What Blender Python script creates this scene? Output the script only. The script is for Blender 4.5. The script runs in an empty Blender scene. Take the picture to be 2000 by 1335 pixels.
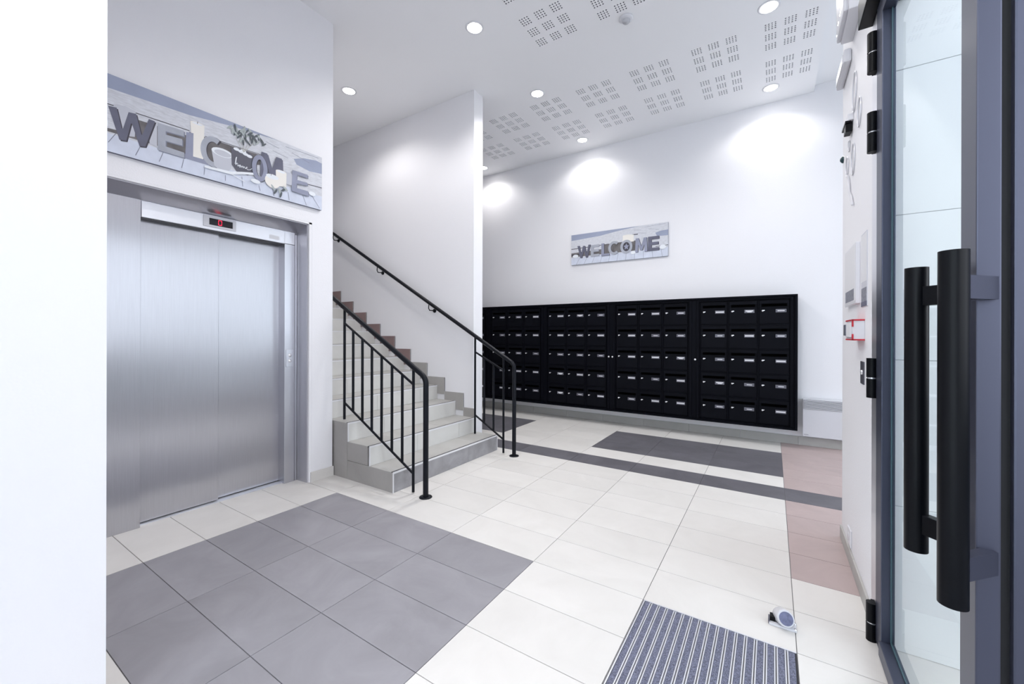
import bpy, bmesh, math, random
from mathutils import Vector, Matrix
random.seed(7)
S = bpy.context.scene
COL = S.collection

# ------------------------------------------------------------------ camera
cam_data = bpy.data.cameras.new('camera')
cam_data.sensor_width = 36.0
cam_data.lens = 36.0 * 792.5 / 2000.0
cam_data.shift_y = -14.35 / 2000.0
cam_data.clip_start = 0.02
cam = bpy.data.objects.new('camera', cam_data)
COL.objects.link(cam)
CAM_H = 1.263
cam.location = (0, 0, CAM_H)
cam.rotation_euler = (math.pi / 2, 0, 0.5705)
cam.matrix_world = (Matrix.Translation((0, 0, CAM_H)) @ Matrix.Rotation(0.5705, 4, 'Z')
                    @ Matrix.Rotation(math.pi / 2, 4, 'X') @ Matrix.Rotation(0.0024, 4, 'Z'))
S.camera = cam

# ------------------------------------------------------------------ world, exposure
world = bpy.data.worlds.new('overcast_sky')
S.world = world
world.use_nodes = True
bgn = world.node_tree.nodes['Background']
bgn.inputs[0].default_value = (0.86, 0.91, 1.0, 1)
bgn.inputs[1].default_value = 1.45
S.view_settings.view_transform = 'Standard'
S.view_settings.look = 'None'
S.view_settings.gamma = 1.0
S.view_settings.use_curve_mapping = False
S.view_settings.exposure = 1.45
LAMP_W = 30.0

# ------------------------------------------------------------------ helpers
def rgb(r, g, b):
    f = lambda c: (c / 255) / 12.92 if c / 255 <= 0.04045 else (((c / 255) + 0.055) / 1.055) ** 2.4
    return (f(r), f(g), f(b), 1)

MATS = {}
def mat(name, col, rough=0.5, metal=0.0, noise=0.0, nscale=8.0, bump=0.0, bscale=60.0, spec=0.5,
        emit=None, estr=0.0, aniso=0.0, col2=None, stretch=None, coat=0.0):
    if name in MATS: return MATS[name]
    m = bpy.data.materials.new(name); m.use_nodes = True
    nt = m.node_tree; p = nt.nodes['Principled BSDF']
    p.inputs['Base Color'].default_value = col
    p.inputs['Roughness'].default_value = rough
    p.inputs['Metallic'].default_value = metal
    p.inputs['Specular IOR Level'].default_value = spec
    p.inputs['Coat Weight'].default_value = coat
    if emit:
        p.inputs['Emission Color'].default_value = emit
        p.inputs['Emission Strength'].default_value = estr
    tc = nt.nodes.new('ShaderNodeNewGeometry')
    src = tc.outputs['Position']
    if stretch:
        mp = nt.nodes.new('ShaderNodeMapping'); mp.inputs['Scale'].default_value = stretch
        nt.links.new(src, mp.inputs['Vector']); src = mp.outputs['Vector']
    if noise > 0:
        n = nt.nodes.new('ShaderNodeTexNoise'); n.inputs['Scale'].default_value = nscale
        n.inputs['Detail'].default_value = 6
        nt.links.new(src, n.inputs['Vector'])
        r = nt.nodes.new('ShaderNodeValToRGB')
        c2 = col2 or (col[0] * (1 - noise), col[1] * (1 - noise), col[2] * (1 - noise), 1)
        r.color_ramp.elements[0].position = 0.32; r.color_ramp.elements[1].position = 0.68
        r.color_ramp.elements[0].color = c2
        r.color_ramp.elements[1].color = col
        nt.links.new(n.outputs['Fac'], r.inputs['Fac'])
        nt.links.new(r.outputs['Color'], p.inputs['Base Color'])
    if bump > 0:
        n = nt.nodes.new('ShaderNodeTexNoise'); n.inputs['Scale'].default_value = bscale
        n.inputs['Detail'].default_value = 3
        nt.links.new(src, n.inputs['Vector'])
        b = nt.nodes.new('ShaderNodeBump'); b.inputs['Strength'].default_value = bump
        b.inputs['Distance'].default_value = 0.002
        nt.links.new(n.outputs['Fac'], b.inputs['Height'])
        nt.links.new(b.outputs['Normal'], p.inputs['Normal'])
    if aniso > 0:
        # vertically brushed sheets: reflections smear sideways
        p.inputs['Anisotropic'].default_value = aniso
        cv = nt.nodes.new('ShaderNodeCombineXYZ'); cv.inputs['Y'].default_value = 1.0
        nt.links.new(cv.outputs[0], p.inputs['Tangent'])
    MATS[name] = m
    return m

def wall_mat(name, col):
    """painted glass-fibre wallpaper: a fine woven relief"""
    m = mat(name, col, rough=0.55, spec=0.3)
    nt = m.node_tree; p = nt.nodes['Principled BSDF']
    g = nt.nodes.new('ShaderNodeNewGeometry')
    v = nt.nodes.new('ShaderNodeTexVoronoi'); v.inputs['Scale'].default_value = 110
    nt.links.new(g.outputs['Position'], v.inputs['Vector'])
    b = nt.nodes.new('ShaderNodeBump'); b.inputs['Strength'].default_value = 0.35
    b.inputs['Distance'].default_value = 0.001
    nt.links.new(v.outputs['Distance'], b.inputs['Height'])
    nt.links.new(b.outputs['Normal'], p.inputs['Normal'])
    return m

def tile_mat(name, col, col2, rough=0.5, sc=3.0):
    """stoneware: cloudy tone, faint veins, a slightly different tone per tile"""
    m = bpy.data.materials.new(name); m.use_nodes = True
    nt = m.node_tree; L = nt.links; p = nt.nodes['Principled BSDF']
    g = nt.nodes.new('ShaderNodeNewGeometry')
    oi = nt.nodes.new('ShaderNodeObjectInfo')
    addv = nt.nodes.new('ShaderNodeVectorMath'); addv.operation = 'MULTIPLY_ADD'
    addv.inputs[1].default_value = (1, 1, 1)
    L.new(g.outputs['Position'], addv.inputs[0])
    cmb = nt.nodes.new('ShaderNodeCombineXYZ'); mu = nt.nodes.new('ShaderNodeMath'); mu.operation = 'MULTIPLY'
    mu.inputs[1].default_value = 40
    L.new(oi.outputs['Random'], mu.inputs[0]); L.new(mu.outputs[0], cmb.inputs['Z']); L.new(cmb.outputs[0], addv.inputs[2])
    n = nt.nodes.new('ShaderNodeTexNoise'); n.inputs['Scale'].default_value = sc
    n.inputs['Detail'].default_value = 9; n.inputs['Roughness'].default_value = 0.62; n.inputs['Distortion'].default_value = 0.8
    L.new(addv.outputs[0], n.inputs['Vector'])
    r = nt.nodes.new('ShaderNodeValToRGB'); r.color_ramp.elements[0].position = 0.3; r.color_ramp.elements[1].position = 0.7
    r.color_ramp.elements[0].color = col2; r.color_ramp.elements[1].color = col
    L.new(n.outputs['Fac'], r.inputs['Fac'])
    hv = nt.nodes.new('ShaderNodeHueSaturation')
    mr = nt.nodes.new('ShaderNodeMapRange'); mr.inputs['To Min'].default_value = 0.965; mr.inputs['To Max'].default_value = 1.02
    L.new(oi.outputs['Random'], mr.inputs['Value']); L.new(mr.outputs[0], hv.inputs['Value'])
    L.new(r.outputs['Color'], hv.inputs['Color']); L.new(hv.outputs['Color'], p.inputs['Base Color'])
    p.inputs['Roughness'].default_value = rough; p.inputs['Specular IOR Level'].default_value = 0.35
    b = nt.nodes.new('ShaderNodeBump'); b.inputs['Strength'].default_value = 0.12; b.inputs['Distance'].default_value = 0.002
    L.new(n.outputs['Fac'], b.inputs['Height']); L.new(b.outputs['Normal'], p.inputs['Normal'])
    return m

M_WALL = wall_mat('white_wall_covering', (0.86, 0.855, 0.885, 1))
M_CEIL = mat('ceiling_paint', (0.92, 0.92, 0.94, 1), rough=0.7, spec=0.2)
M_HOLE = mat('perforation_backing', (0.26, 0.26, 0.30, 1), rough=0.9)
M_LIGHT = tile_mat('light_stoneware', (0.74, 0.715, 0.69, 1), (0.68, 0.655, 0.63, 1))
M_LIGHT_CAST = tile_mat('light_stoneware_pink_cast', (0.50, 0.40, 0.39, 1), (0.42, 0.34, 0.33, 1))  # same pale tile, with a pinkish colour cast painted into it
M_DARK = tile_mat('grey_stoneware', (0.33, 0.32, 0.345, 1), (0.265, 0.255, 0.275, 1))
M_DARK_SHADED = tile_mat('grey_stoneware_shaded', (0.155, 0.15, 0.17, 1), (0.11, 0.105, 0.12, 1))  # same grey tile, darkened to paint in the dimmer light at the back
M_SKIRT = tile_mat('skirting_stoneware', (0.42, 0.405, 0.39, 1), (0.36, 0.345, 0.33, 1))
M_SKIRT_CAST = tile_mat('skirting_stoneware_red_cast', (0.28, 0.19, 0.185, 1), (0.22, 0.15, 0.15, 1))  # same skirting tile, reddish cast of the dark upper stairs painted in
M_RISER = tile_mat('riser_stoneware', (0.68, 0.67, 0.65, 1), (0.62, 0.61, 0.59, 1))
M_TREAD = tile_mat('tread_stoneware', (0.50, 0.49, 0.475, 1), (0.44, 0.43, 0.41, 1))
M_STEP1 = tile_mat("first_step_stoneware", (0.36, 0.35, 0.37, 1), (0.24, 0.235, 0.24, 1), sc=5.0)
M_GROUT = mat('grout', (0.20, 0.195, 0.20, 1), rough=0.9)
M_TRIMW = mat('pale_edge_profile', (0.72, 0.72, 0.74, 1), rough=0.4)
M_NOSE = mat('black_nosing_strip', (0.03, 0.03, 0.035, 1), rough=0.6)
M_STEEL = mat('brushed_steel', (0.58, 0.58, 0.615, 1), rough=0.31, metal=1, aniso=0.95, stretch=(60, 60, 1.2), noise=0.06, nscale=5)
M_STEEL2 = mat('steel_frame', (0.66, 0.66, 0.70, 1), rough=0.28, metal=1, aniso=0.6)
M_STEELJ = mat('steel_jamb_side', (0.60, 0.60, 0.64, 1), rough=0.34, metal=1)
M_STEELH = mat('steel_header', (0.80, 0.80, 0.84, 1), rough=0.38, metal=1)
M_SEAM = mat('dark_gap', (0.02, 0.02, 0.025, 1), rough=0.8)
M_RAIL = mat('black_satin_paint', (0.006, 0.007, 0.011, 1), rough=0.36, spec=0.18)
M_BOX = mat('black_mailbox_metal', (0.0045, 0.005, 0.008, 1), rough=0.5, spec=0.06)
M_BOXF = mat('black_mailbox_frame', (0.0035, 0.004, 0.007, 1), rough=0.5, spec=0.06)
M_SLOT = mat('slot_shadow', (0.001, 0.001, 0.001, 1), rough=0.9, spec=0.0)
M_CHROME = mat('chrome', (0.8, 0.8, 0.82, 1), rough=0.25, metal=0.7)
M_PAPER = mat('label_paper', (0.75, 0.75, 0.78, 1), rough=0.6)
M_LABEL = mat('label_window', (0.12, 0.12, 0.15, 1), rough=0.3)
M_WHITE = mat('white_plastic', (0.72, 0.72, 0.76, 1), rough=0.4)
M_HEATER = mat('white_enamel', (0.66, 0.66, 0.70, 1), rough=0.35)
M_RED = mat('red_plastic', (0.55, 0.02, 0.04, 1), rough=0.4)
M_FRAME = mat('dark_anodised_frame', (0.07, 0.078, 0.115, 1), rough=0.38, metal=0.6)
M_FRAMEB = mat('blue_grey_anodised', (0.075, 0.08, 0.115, 1), rough=0.36, metal=0.6)
M_BLACK = mat('black_powder_coat', (0.002, 0.0025, 0.004, 1), rough=0.34, spec=0.16)
M_GASK = mat('rubber_gasket', (0.004, 0.004, 0.006, 1), rough=0.7)
M_TEAL = mat('teal_gasket_edge', (0.05, 0.10, 0.12, 1), rough=0.4)
M_EMIT = mat('lamp_diffuser', (1, 1, 1, 1), emit=(1, 0.98, 0.95, 1), estr=14.0)
M_LED = mat('red_led', (0.1, 0, 0, 1), emit=(1.0, 0.02, 0.08, 1), estr=0.55)
M_ALU = mat('aluminium', (0.72, 0.73, 0.78, 1), rough=0.35, metal=0.7)
M_CARPET = mat('blue_grey_carpet', (0.235, 0.245, 0.335, 1), rough=0.95, noise=0.65, nscale=220, bump=0.8, bscale=400, spec=0.1)
M_EXT = mat('white_render', (0.93, 0.93, 0.93, 1), rough=0.8)
M_EXTG = mat('pale_paving', (0.72, 0.72, 0.72, 1), rough=0.8)

def glass_mat():
    m = bpy.data.materials.new('clear_glass'); m.use_nodes = True
    nt = m.node_tree; nt.nodes.clear()
    o = nt.nodes.new('ShaderNodeOutputMaterial'); mx = nt.nodes.new('ShaderNodeMixShader')
    t = nt.nodes.new('ShaderNodeBsdfTransparent'); t.inputs[0].default_value = (0.93, 0.96, 0.96, 1)
    gl = nt.nodes.new('ShaderNodeBsdfGlossy'); gl.inputs['Roughness'].default_value = 0.02
    fr = nt.nodes.new('ShaderNodeFresnel'); fr.inputs['IOR'].default_value = 1.3
    gg = nt.nodes.new('ShaderNodeNewGeometry'); mm = nt.nodes.new('ShaderNodeMath'); mm.operation = 'SUBTRACT'; mm.use_clamp = True
    sc_ = nt.nodes.new('ShaderNodeMath'); sc_.operation = 'MULTIPLY'; sc_.inputs[1].default_value = 0.7
    nt.links.new(fr.outputs[0], sc_.inputs[0]); nt.links.new(sc_.outputs[0], mm.inputs[0]); nt.links.new(gg.outputs['Backfacing'], mm.inputs[1])
    nt.links.new(mm.outputs[0], mx.inputs[0]); nt.links.new(t.outputs[0], mx.inputs[1])
    nt.links.new(gl.outputs[0], mx.inputs[2]); nt.links.new(mx.outputs[0], o.inputs[0])
    return m
M_GLASS = glass_mat()

class MB:
    """collects shapes into one mesh; each shape may name its own material"""
    def __init__(self): self.v = []; self.f = []; self.mi = []; self.ms = []; self.sm = []
    def _m(self, m):
        if m not in self.ms: self.ms.append(m)
        return self.ms.index(m)
    def add(self, vs, fs, m=None, smooth=False):
        b = len(self.v); self.v += [tuple(q) for q in vs]
        for f in fs:
            self.f.append([b + i for i in f]); self.mi.append(self._m(m)); self.sm.append(smooth)
        return self
    def box(self, x0, x1, y0, y1, z0, z1, m=None, bev=0.0):
        if x0 > x1: x0, x1 = x1, x0
        if y0 > y1: y0, y1 = y1, y0
        if z0 > z1: z0, z1 = z1, z0
        if bev > 0:
            bm = bmesh.new(); bmesh.ops.create_cube(bm, size=1)
            for v in bm.verts:
                v.co = Vector(((x0 + x1) / 2 + v.co.x * (x1 - x0), (y0 + y1) / 2 + v.co.y * (y1 - y0), (z0 + z1) / 2 + v.co.z * (z1 - z0)))
            bmesh.ops.bevel(bm, geom=bm.edges[:], offset=min(bev, 0.45 * min(x1 - x0, y1 - y0, z1 - z0)), segments=2, affect='EDGES', profile=0.6)
            bm.verts.ensure_lookup_table(); bm.verts.index_update()
            vs = [v.co[:] for v in bm.verts]; fs = [[v.index for v in f.verts] for f in bm.faces]; bm.free()
            return self.add(vs, fs, m)
        vs = [(x, y, z) for x in (x0, x1) for y in (y0, y1) for z in (z0, z1)]
        return self.add(vs, [(0, 1, 3, 2), (4, 6, 7, 5), (0, 4, 5, 1), (2, 3, 7, 6), (0, 2, 6, 4), (1, 5, 7, 3)], m)
    def tube(self, pts, r, m=None, n=12, caps=True, rad=None):
        pts = [Vector(p) for p in pts]; rings = []
        t0 = (pts[1] - pts[0]).normalized()
        up = Vector((0, 0, 1)) if abs(t0.z) < 0.9 else Vector((1, 0, 0))
        u = t0.cross(up).normalized()
        for i, p in enumerate(pts):
            a = (p - pts[i - 1]).normalized() if i > 0 else t0
            b = (pts[i + 1] - p).normalized() if i < len(pts) - 1 else a
            t = (a + b)
            t = t.normalized() if t.length > 1e-6 else a
            u = (u - t * u.dot(t)).normalized(); w = t.cross(u)
            sc = 1 / max(0.5, math.sqrt((1 + a.dot(b)) / 2))
            rr = (rad[i] if rad else r) * (sc if sc < 1.3 else 1.3)
            rings.append([p + (u * math.cos(2 * math.pi * k / n) + w * math.sin(2 * math.pi * k / n)) * rr for k in range(n)])
        vs = [q for R in rings for q in R]; fs = []
        for i in range(len(rings) - 1):
            for k in range(n):
                fs.append((i * n + k, i * n + (k + 1) % n, (i + 1) * n + (k + 1) % n, (i + 1) * n + k))
        self.add(vs, fs, m, True)
        if caps:
            self.add(rings[0], [list(range(n))[::-1]], m); self.add(rings[-1], [list(range(n))], m)
        return self
    def cyl(self, a, b, r, m=None, n=16): return self.tube([a, b], r, m, n)
    def lathe(self, prof, c=(0, 0, 0), n=24, m=None, axis='Z'):
        vs = []; fs = []
        for (r, h) in prof:
            for k in range(n):
                a = 2 * math.pi * k / n
                q = (r * math.cos(a), r * math.sin(a), h)
                if axis == 'X': q = (q[2], q[0], q[1])
                if axis == 'Y': q = (q[1], q[2], q[0])
                vs.append((q[0] + c[0], q[1] + c[1], q[2] + c[2]))
        for i in range(len(prof) - 1):
            for k in range(n): fs.append((i * n + k, i * n + (k + 1) % n, (i + 1) * n + (k + 1) % n, (i + 1) * n + k))
        return self.add(vs, fs, m, True)
    def poly(self, pts, m=None): return self.add(pts, [list(range(len(pts)))], m)
    def prism(self, pts2, to3, d0, d1, m=None):
        n = len(pts2); vs = [to3(p, d0) for p in pts2] + [to3(p, d1) for p in pts2]
        fs = [list(range(n))[::-1], list(range(n, 2 * n))] + [(i, (i + 1) % n, n + (i + 1) % n, n + i) for i in range(n)]
        return self.add(vs, fs, m)
    def mesh(self, name, default):
        me = bpy.data.meshes.new(name); me.from_pydata(self.v, [], self.f)
        for m in self.ms: me.materials.append(m or default)
        for p, i, s in zip(me.polygons, self.mi, self.sm): p.material_index = i; p.use_smooth = s
        bm = bmesh.new(); bm.from_mesh(me); bmesh.ops.recalc_face_normals(bm, faces=bm.faces[:]); bm.to_mesh(me); bm.free()
        return me
    def build(self, name, m, parent=None, loc=None):
        o = bpy.data.objects.new(name, self.mesh(name, m)); COL.objects.link(o)
        if parent: o.parent = parent
        if loc: o.location = loc
        return o

def link(name, me, parent=None, loc=(0, 0, 0)):
    o = bpy.data.objects.new(name, me); COL.objects.link(o); o.location = loc
    if parent: o.parent = parent
    return o
def tag(o, label=None, cat=None, group=None, kind=None):
    if label: o['label'] = label
    if cat: o['category'] = cat
    if group: o['group'] = group
    if kind: o['kind'] = kind
    return o
def empty(name, loc=(0, 0, 0), label=None, cat=None, group=None, kind=None):
    o = bpy.data.objects.new(name, None); COL.objects.link(o); o.location = loc; o.empty_display_size = 0.1
    return tag(o, label, cat, group, kind)
def copy_tree(o, parent=None):
    kids = list(o.children)
    c = o.copy(); COL.objects.link(c)
    if parent: c.parent = parent
    for ch in kids: copy_tree(ch, c)
    return c
def struct(o, label, cat):
    return tag(o, label, cat, kind='structure')

# ------------------------------------------------------------------ dimensions
XW = -3.315          # lift wall
YM = 5.75            # mailbox wall
XR = 0.37            # right wall, inner face
ZC = 4.04            # perforated ceiling
TX, TY, TX0, TY0 = 0.602, 0.2965, -2.925, 1.973

# ------------------------------------------------------------------ floor with its tiles
slab = MB().box(-6.2, 2.6, -2.2, 6.0, -0.30, -0.004)
floor = slab.build('floor', M_GROUT)
struct(floor, 'tiled lobby floor of pale and grey stoneware', 'floor')
G = 0.003
tm = {}
def tile_mesh(m):
    if m.name not in tm:
        tm[m.name] = MB().box(G / 2, TX - G / 2, G / 2, TY - G / 2, -0.012, 0.0, bev=0.0012).mesh('tile', m)
    return tm[m.name]
for i in range(-5, 7):
    for j in range(-8, 13):
        x0, y0 = TX0 + i * TX, TY0 + j * TY
        if i >= 6 and j < 4: continue
        if i < -1 and j < 5: continue
        if (i == -5 or i == -4) and j < 6: continue
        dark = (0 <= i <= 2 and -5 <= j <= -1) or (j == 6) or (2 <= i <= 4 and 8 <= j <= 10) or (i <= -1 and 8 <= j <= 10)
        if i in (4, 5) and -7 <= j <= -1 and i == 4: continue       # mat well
        m = (M_DARK if j < 0 else M_DARK_SHADED) if dark else (M_LIGHT_CAST if (i >= 5 and j >= 2) else M_LIGHT)
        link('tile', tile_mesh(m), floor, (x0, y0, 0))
for j in range(-8, -7):
    link('tile', tile_mesh(M_LIGHT), floor, (TX0 + 4 * TX, TY0 + j * TY, 0))

# ------------------------------------------------------------------ ceiling: board with real perforations
blocks = []
for bx in (-3.72, -3.115, -2.505, -1.90, -1.29, -0.682, -0.07):
    for by in (4.275, 4.865): blocks.append((bx, by))
for bx in (-1.90, -1.29, -0.682, -0.07):
    for by in (3.04, 2.45): blocks.append((bx, by))
def squares(bx, by): return [(bx + 0.15 * a, by + 0.15 * b) for a in range(3) for b in range(3)]
xs = {-6.2, 0.395}; ys = {-2.2, 6.0}; taken = set()
allsq = [q for b in blocks for q in squares(*b)]
for (x, y) in allsq:
    xs |= {round(x, 4), round(x + 0.1, 4)}; ys |= {round(y, 4), round(y + 0.1, 4)}; taken.add((round(x, 4), round(y, 4)))
xs = sorted(xs); ys = sorted(ys)
cb = MB()
vid = {}; vv = []; ff = []
for a, x in enumerate(xs):
    for b, y in enumerate(ys): vid[(a, b)] = len(vv); vv.append((x, y, ZC))
for a in range(len(xs) - 1):
    for b in range(len(ys) - 1):
        if (xs[a], ys[b]) in taken: continue
        ff.append((vid[(a, b)], vid[(a + 1, b)], vid[(a + 1, b + 1)], vid[(a, b + 1)]))
cb.add(vv, ff)
cb.poly([(0.395, -2.2, ZC), (0.395, 6.0, ZC), (0.395, 6.0, ZC + 0.07), (0.395, -2.2, ZC + 0.07)])
me = bpy.data.meshes.new('ceiling'); me.from_pydata(cb.v, [], cb.f); me.materials.append(M_CEIL)
ceil = link('ceiling', me)
struct(ceil, 'smooth white ceiling board with groups of perforated squares', 'ceiling')
# one perforated square: 4 x 4 round holes with cups
def perf(n_hole=4):
    mb = MB(); c = 0.1 / n_hole; r = 0.0068; K = 8; H = 0.012
    for a in range(n_hole):
        for b in range(n_hole):
            x0, y0 = a * c, b * c; cx, cy = x0 + c / 2, y0 + c / 2
            ring = [(cx + r * math.cos(math.pi * (2 * k + 1) / K), cy + r * math.sin(math.pi * (2 * k + 1) / K)) for k in range(K)]
            # corners and side midpoints in the same angular order as the ring gaps
            sq = [(x0 + c, cy), (x0 + c, y0 + c), (cx, y0 + c), (x0, y0 + c), (x0, cy), (x0, y0), (cx, y0), (x0 + c, y0)]
            vs = [(p[0], p[1], 0) for p in ring] + [(p[0], p[1], 0) for p in sq] + [(p[0], p[1], H) for p in ring]
            fs = []
            for k in range(K):
                fs.append((8 + k, 8 + (k + 1) % K, k))
                fs.append(((k - 1) % K, k, 8 + k))
            mb.add(vs, fs, M_CEIL)
            mb.add(vs, [(k, (k + 1) % K, 16 + (k + 1) % K, 16 + k) for k in range(K)] + [tuple(range(16, 24))], M_HOLE)
    return mb
pm_base = perf()
blk = MB()
for a in range(3):
    for b in range(3):
        for f, mi in zip(pm_base.f, pm_base.mi): pass
        off = len(blk.v)
        blk.v += [(v[0] + 0.15 * a, v[1] + 0.15 * b, v[2]) for v in pm_base.v]
        blk.f += [[off + q for q in f] for f in pm_base.f]; blk.mi += pm_base.mi; blk.sm += pm_base.sm
blk.ms = pm_base.ms
pme = bpy.data.meshes.new('perforation'); pme.from_pydata(blk.v, [], blk.f)
for m in blk.ms: pme.materials.append(m)
for p, i in zip(pme.polygons, blk.mi): p.material_index = i
for (bx, by) in blocks:
    o = link('perforated_field', pme, ceil, (bx, by, ZC)); o['kind'] = 'stuff'
up = MB().box(0.395, 2.6, -2.2, 6.0, ZC + 0.07, ZC + 0.2, M_CEIL).box(-6.2, 0.394, -2.2, 6.0, ZC + 0.06, ZC + 0.2, M_CEIL)
o = up.build('ceiling_upper', M_CEIL); struct(o, 'slightly higher plain white ceiling strip right of the perforated board', 'ceiling')

# ------------------------------------------------------------------ walls
def wall(name, label, *boxes):
    mb = MB()
    for b in boxes: mb.box(*b)
    return struct(mb.build(name, M_WALL), label, 'wall')
OY0, OY1, OZ = 0.60, 1.996, 2.213
wl = wall('wall_left', 'white wall around the lift doors', (-3.60, XW, 0.405, OY0, 0, ZC), (-3.60, XW, OY1, 2.19, 0, ZC), (-3.60, XW, OY0, OY1, OZ, ZC))
wall('wall_left_front', 'plain white wall in the left foreground', (-3.60, -1.85, -2.2, 0.405, 0, ZC))
wall('wall_lift_shaft', 'white wall along the left side of the stairs', (-6.2, -3.60, 1.95, 2.19, 0, ZC), (-4.2, -4.0, 0.3, 1.95, 0, ZC))
wall('wall_stair_partition', 'tall white partition wall carrying the handrail', (-6.2, -2.854, 3.64, 3.805, 0, ZC))
wall('wall_back', 'white wall behind the mailboxes', (-6.2, 2.6, YM, 5.95, 0, 4.3))
wall('wall_stair_end', 'white wall at the top of the stairs', (-6.35, -6.2, 1.9, 6.0, 0, 4.3))
wall('wall_right', 'short white wall with notices beside the entrance door', (XR, 0.45, 2.34, 3.26, 0, 4.11), (XR, 0.45, 0.32, 2.34, 2.72, 4.11), (XR, 0.45, -2.2, 0.32, 0, 4.11),
     (0.45, 2.6, 3.10, 3.26, 0, 4.11))
wall('wall_right_far', 'white wall at the far right of the lobby', (2.6, 2.75, 3.1, 3.4, 0, 4.3), (2.6, 2.75, 5.6, 6.0, 0, 4.3), (2.6, 2.75, 3.4, 5.6, 3.4, 4.3))
wg2 = empty('added_window_2', (2.67, 4.5, 0), 'unseen glazing added for daylight at the right end of the lobby', 'window', kind='structure')  # unseen window, added to light the mailbox wall from the right
wall('wall_front', 'white lintel over the added glazing behind the camera', (-3.6, 0.45, -2.35, -2.2, 3.6, 4.2))
wg = empty('added_window_1', (-0.74, -2.27, 0), 'unseen glazing added behind the camera for daylight', 'window', kind='structure')  # unseen glazing, added to bring daylight in from behind

# stainless lining and plaster reveal of the lift opening
def skirt(name, label, x0, x1, y0, y1, m=M_SKIRT, z1=0.09, pieces=1, axis='x'):
    root = empty(name, (0, 0, 0), label, 'skirting', kind='structure')
    for k in range(pieces):
        if axis == 'x':
            a = x0 + (x1 - x0) * k / pieces; b = x0 + (x1 - x0) * (k + 1) / pieces
            mb = MB().box(a + 0.001, b - 0.001, y0, y1, 0, z1, bev=0.002)
        else:
            a = y0 + (y1 - y0) * k / pieces; b = y0 + (y1 - y0) * (k + 1) / pieces
            mb = MB().box(x0, x1, a + 0.001, b - 0.001, 0, z1, bev=0.002)
        mb.build('skirting_tile', m, root)
    return root
skirt('baseboard_back', 'grey-beige tile skirting under the mailboxes', -6.2, 2.6, YM - 0.010, YM, M_TREAD, 0.098, 15)
skirt('baseboard_left', 'pale tile skirting right of the lift doors', XW, XW + 0.010, 1.985, 2.20, M_LIGHT, 0.085, 1, 'y')
skirt('baseboard_lift_return', 'grey tile skirting in the lift opening reveal', XW - 0.04, XW - 0.0, 1.985, 1.996, M_SKIRT, 0.085, 1)
skirt('baseboard_right', 'grey tile skirting under the notices', XR - 0.010, XR, 2.32, 3.27, M_TREAD, 0.075, 2, 'y')
skirt('baseboard_partition', 'pale tile skirting behind the stair partition', -6.2, -2.86, 3.805, 3.815, M_LIGHT, 0.085, 6)

# ------------------------------------------------------------------ lift
lift = empty('lift_entrance', (-3.465, 1.385, 0), 'brushed steel lift entrance with two sliding door panels', 'lift')
def P(mb, name, m, parent=lift):
    o = mb.build(name, m, parent); o.location = -Vector(parent.matrix_world.translation) if False else (-parent.location[0], -parent.location[1], -parent.location[2])
    return o
FX0 = -3.465
P(MB().box(FX0 - 0.02, FX0, 0.58, 0.918, 0.0, 2.135, bev=0.002), 'side_panel', M_STEEL)
jb = MB().box(FX0 - 0.10, FX0, 1.845, 1.930, 0.0, 2.026, bev=0.002).box(FX0 - 0.03, FX0 - 0.004, 1.934, 1.955, 0, 2.12)
jamb = P(jb, 'door_jamb', M_STEELJ)
hd = P(MB().box(FX0 - 0.10, FX0, 0.922, 1.845, 2.026, 2.132, bev=0.002).box(FX0 - 0.10, FX0 - 0.002, 1.846, 1.930, 2.03, 2.132), 'header', M_STEELH)
dl = P(MB().box(-3.545, -3.525, 0.90, 1.385, 0.012, 2.035, bev=0.003), 'door_panel', M_STEEL)
dr = P(MB().box(-3.580, -3.560, 1.375, 1.86, 0.012, 2.035, bev=0.003), 'door_panel', M_STEEL)
P(MB().box(-3.63, -3.585, 0.88, 1.9, 0.0, 2.1).box(-3.60, -3.50, 0.9, 1.86, -0.003, 0.004), 'shaft_void', M_SEAM)
P(MB().box(-3.62, FX0 - 0.03, 0.92, 1.845, -0.003, 0.006), 'sill', M_ALU)
P(MB().box(-3.60, FX0 - 0.004, 0.922, 1.845, 2.018, 2.027), 'door_track', mat('shaded_door_track', (0.05, 0.05, 0.06, 1), rough=0.5))  # track slot, with the shade under the header painted into its colour
# lining of the opening: sloped steel soffit, steel and plaster side
ln = MB()
ln.add([(-3.335, OY0, 2.192), (-3.335, 1.962, 2.192), (FX0, 1.955, 2.135), (FX0, OY0, 2.135), (-3.335, OY0, 2.20), (-3.335, 1.962, 2.20), (FX0, 1.955, 2.20), (FX0, OY0, 2.20)],
       [(0, 1, 2, 3), (4, 7, 6, 5), (0, 4, 5, 1), (1, 5, 6, 2), (2, 6, 7, 3), (3, 7, 4, 0)])
P(ln, 'soffit_lining', M_STEEL2)
P(MB().add([(FX0, 1.955, 0), (-3.335, 1.962, 0), (-3.335, 1.962, 2.192), (FX0, 1.955, 2.135), (FX0, 1.975, 0), (-3.335, 1.975, 0), (-3.335, 1.975, 2.2), (FX0, 1.975, 2.2)],
   [(0, 1, 2, 3), (4, 7, 6, 5), (0, 4, 5, 1), (1, 5, 6, 2), (2, 6, 7, 3), (3, 7, 4, 0)]), 'side_lining', M_STEELJ)
o = MB().box(-3.60, XW - 0.001, 1.972, OY1 + 0.002, 0, OZ, M_WALL).box(-3.60, XW - 0.001, OY0, OY1, 2.199, OZ + 0.002, M_WALL).build('trim_1', M_WALL)
struct(o, 'plastered reveal around the lift opening', 'trim')
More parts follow.
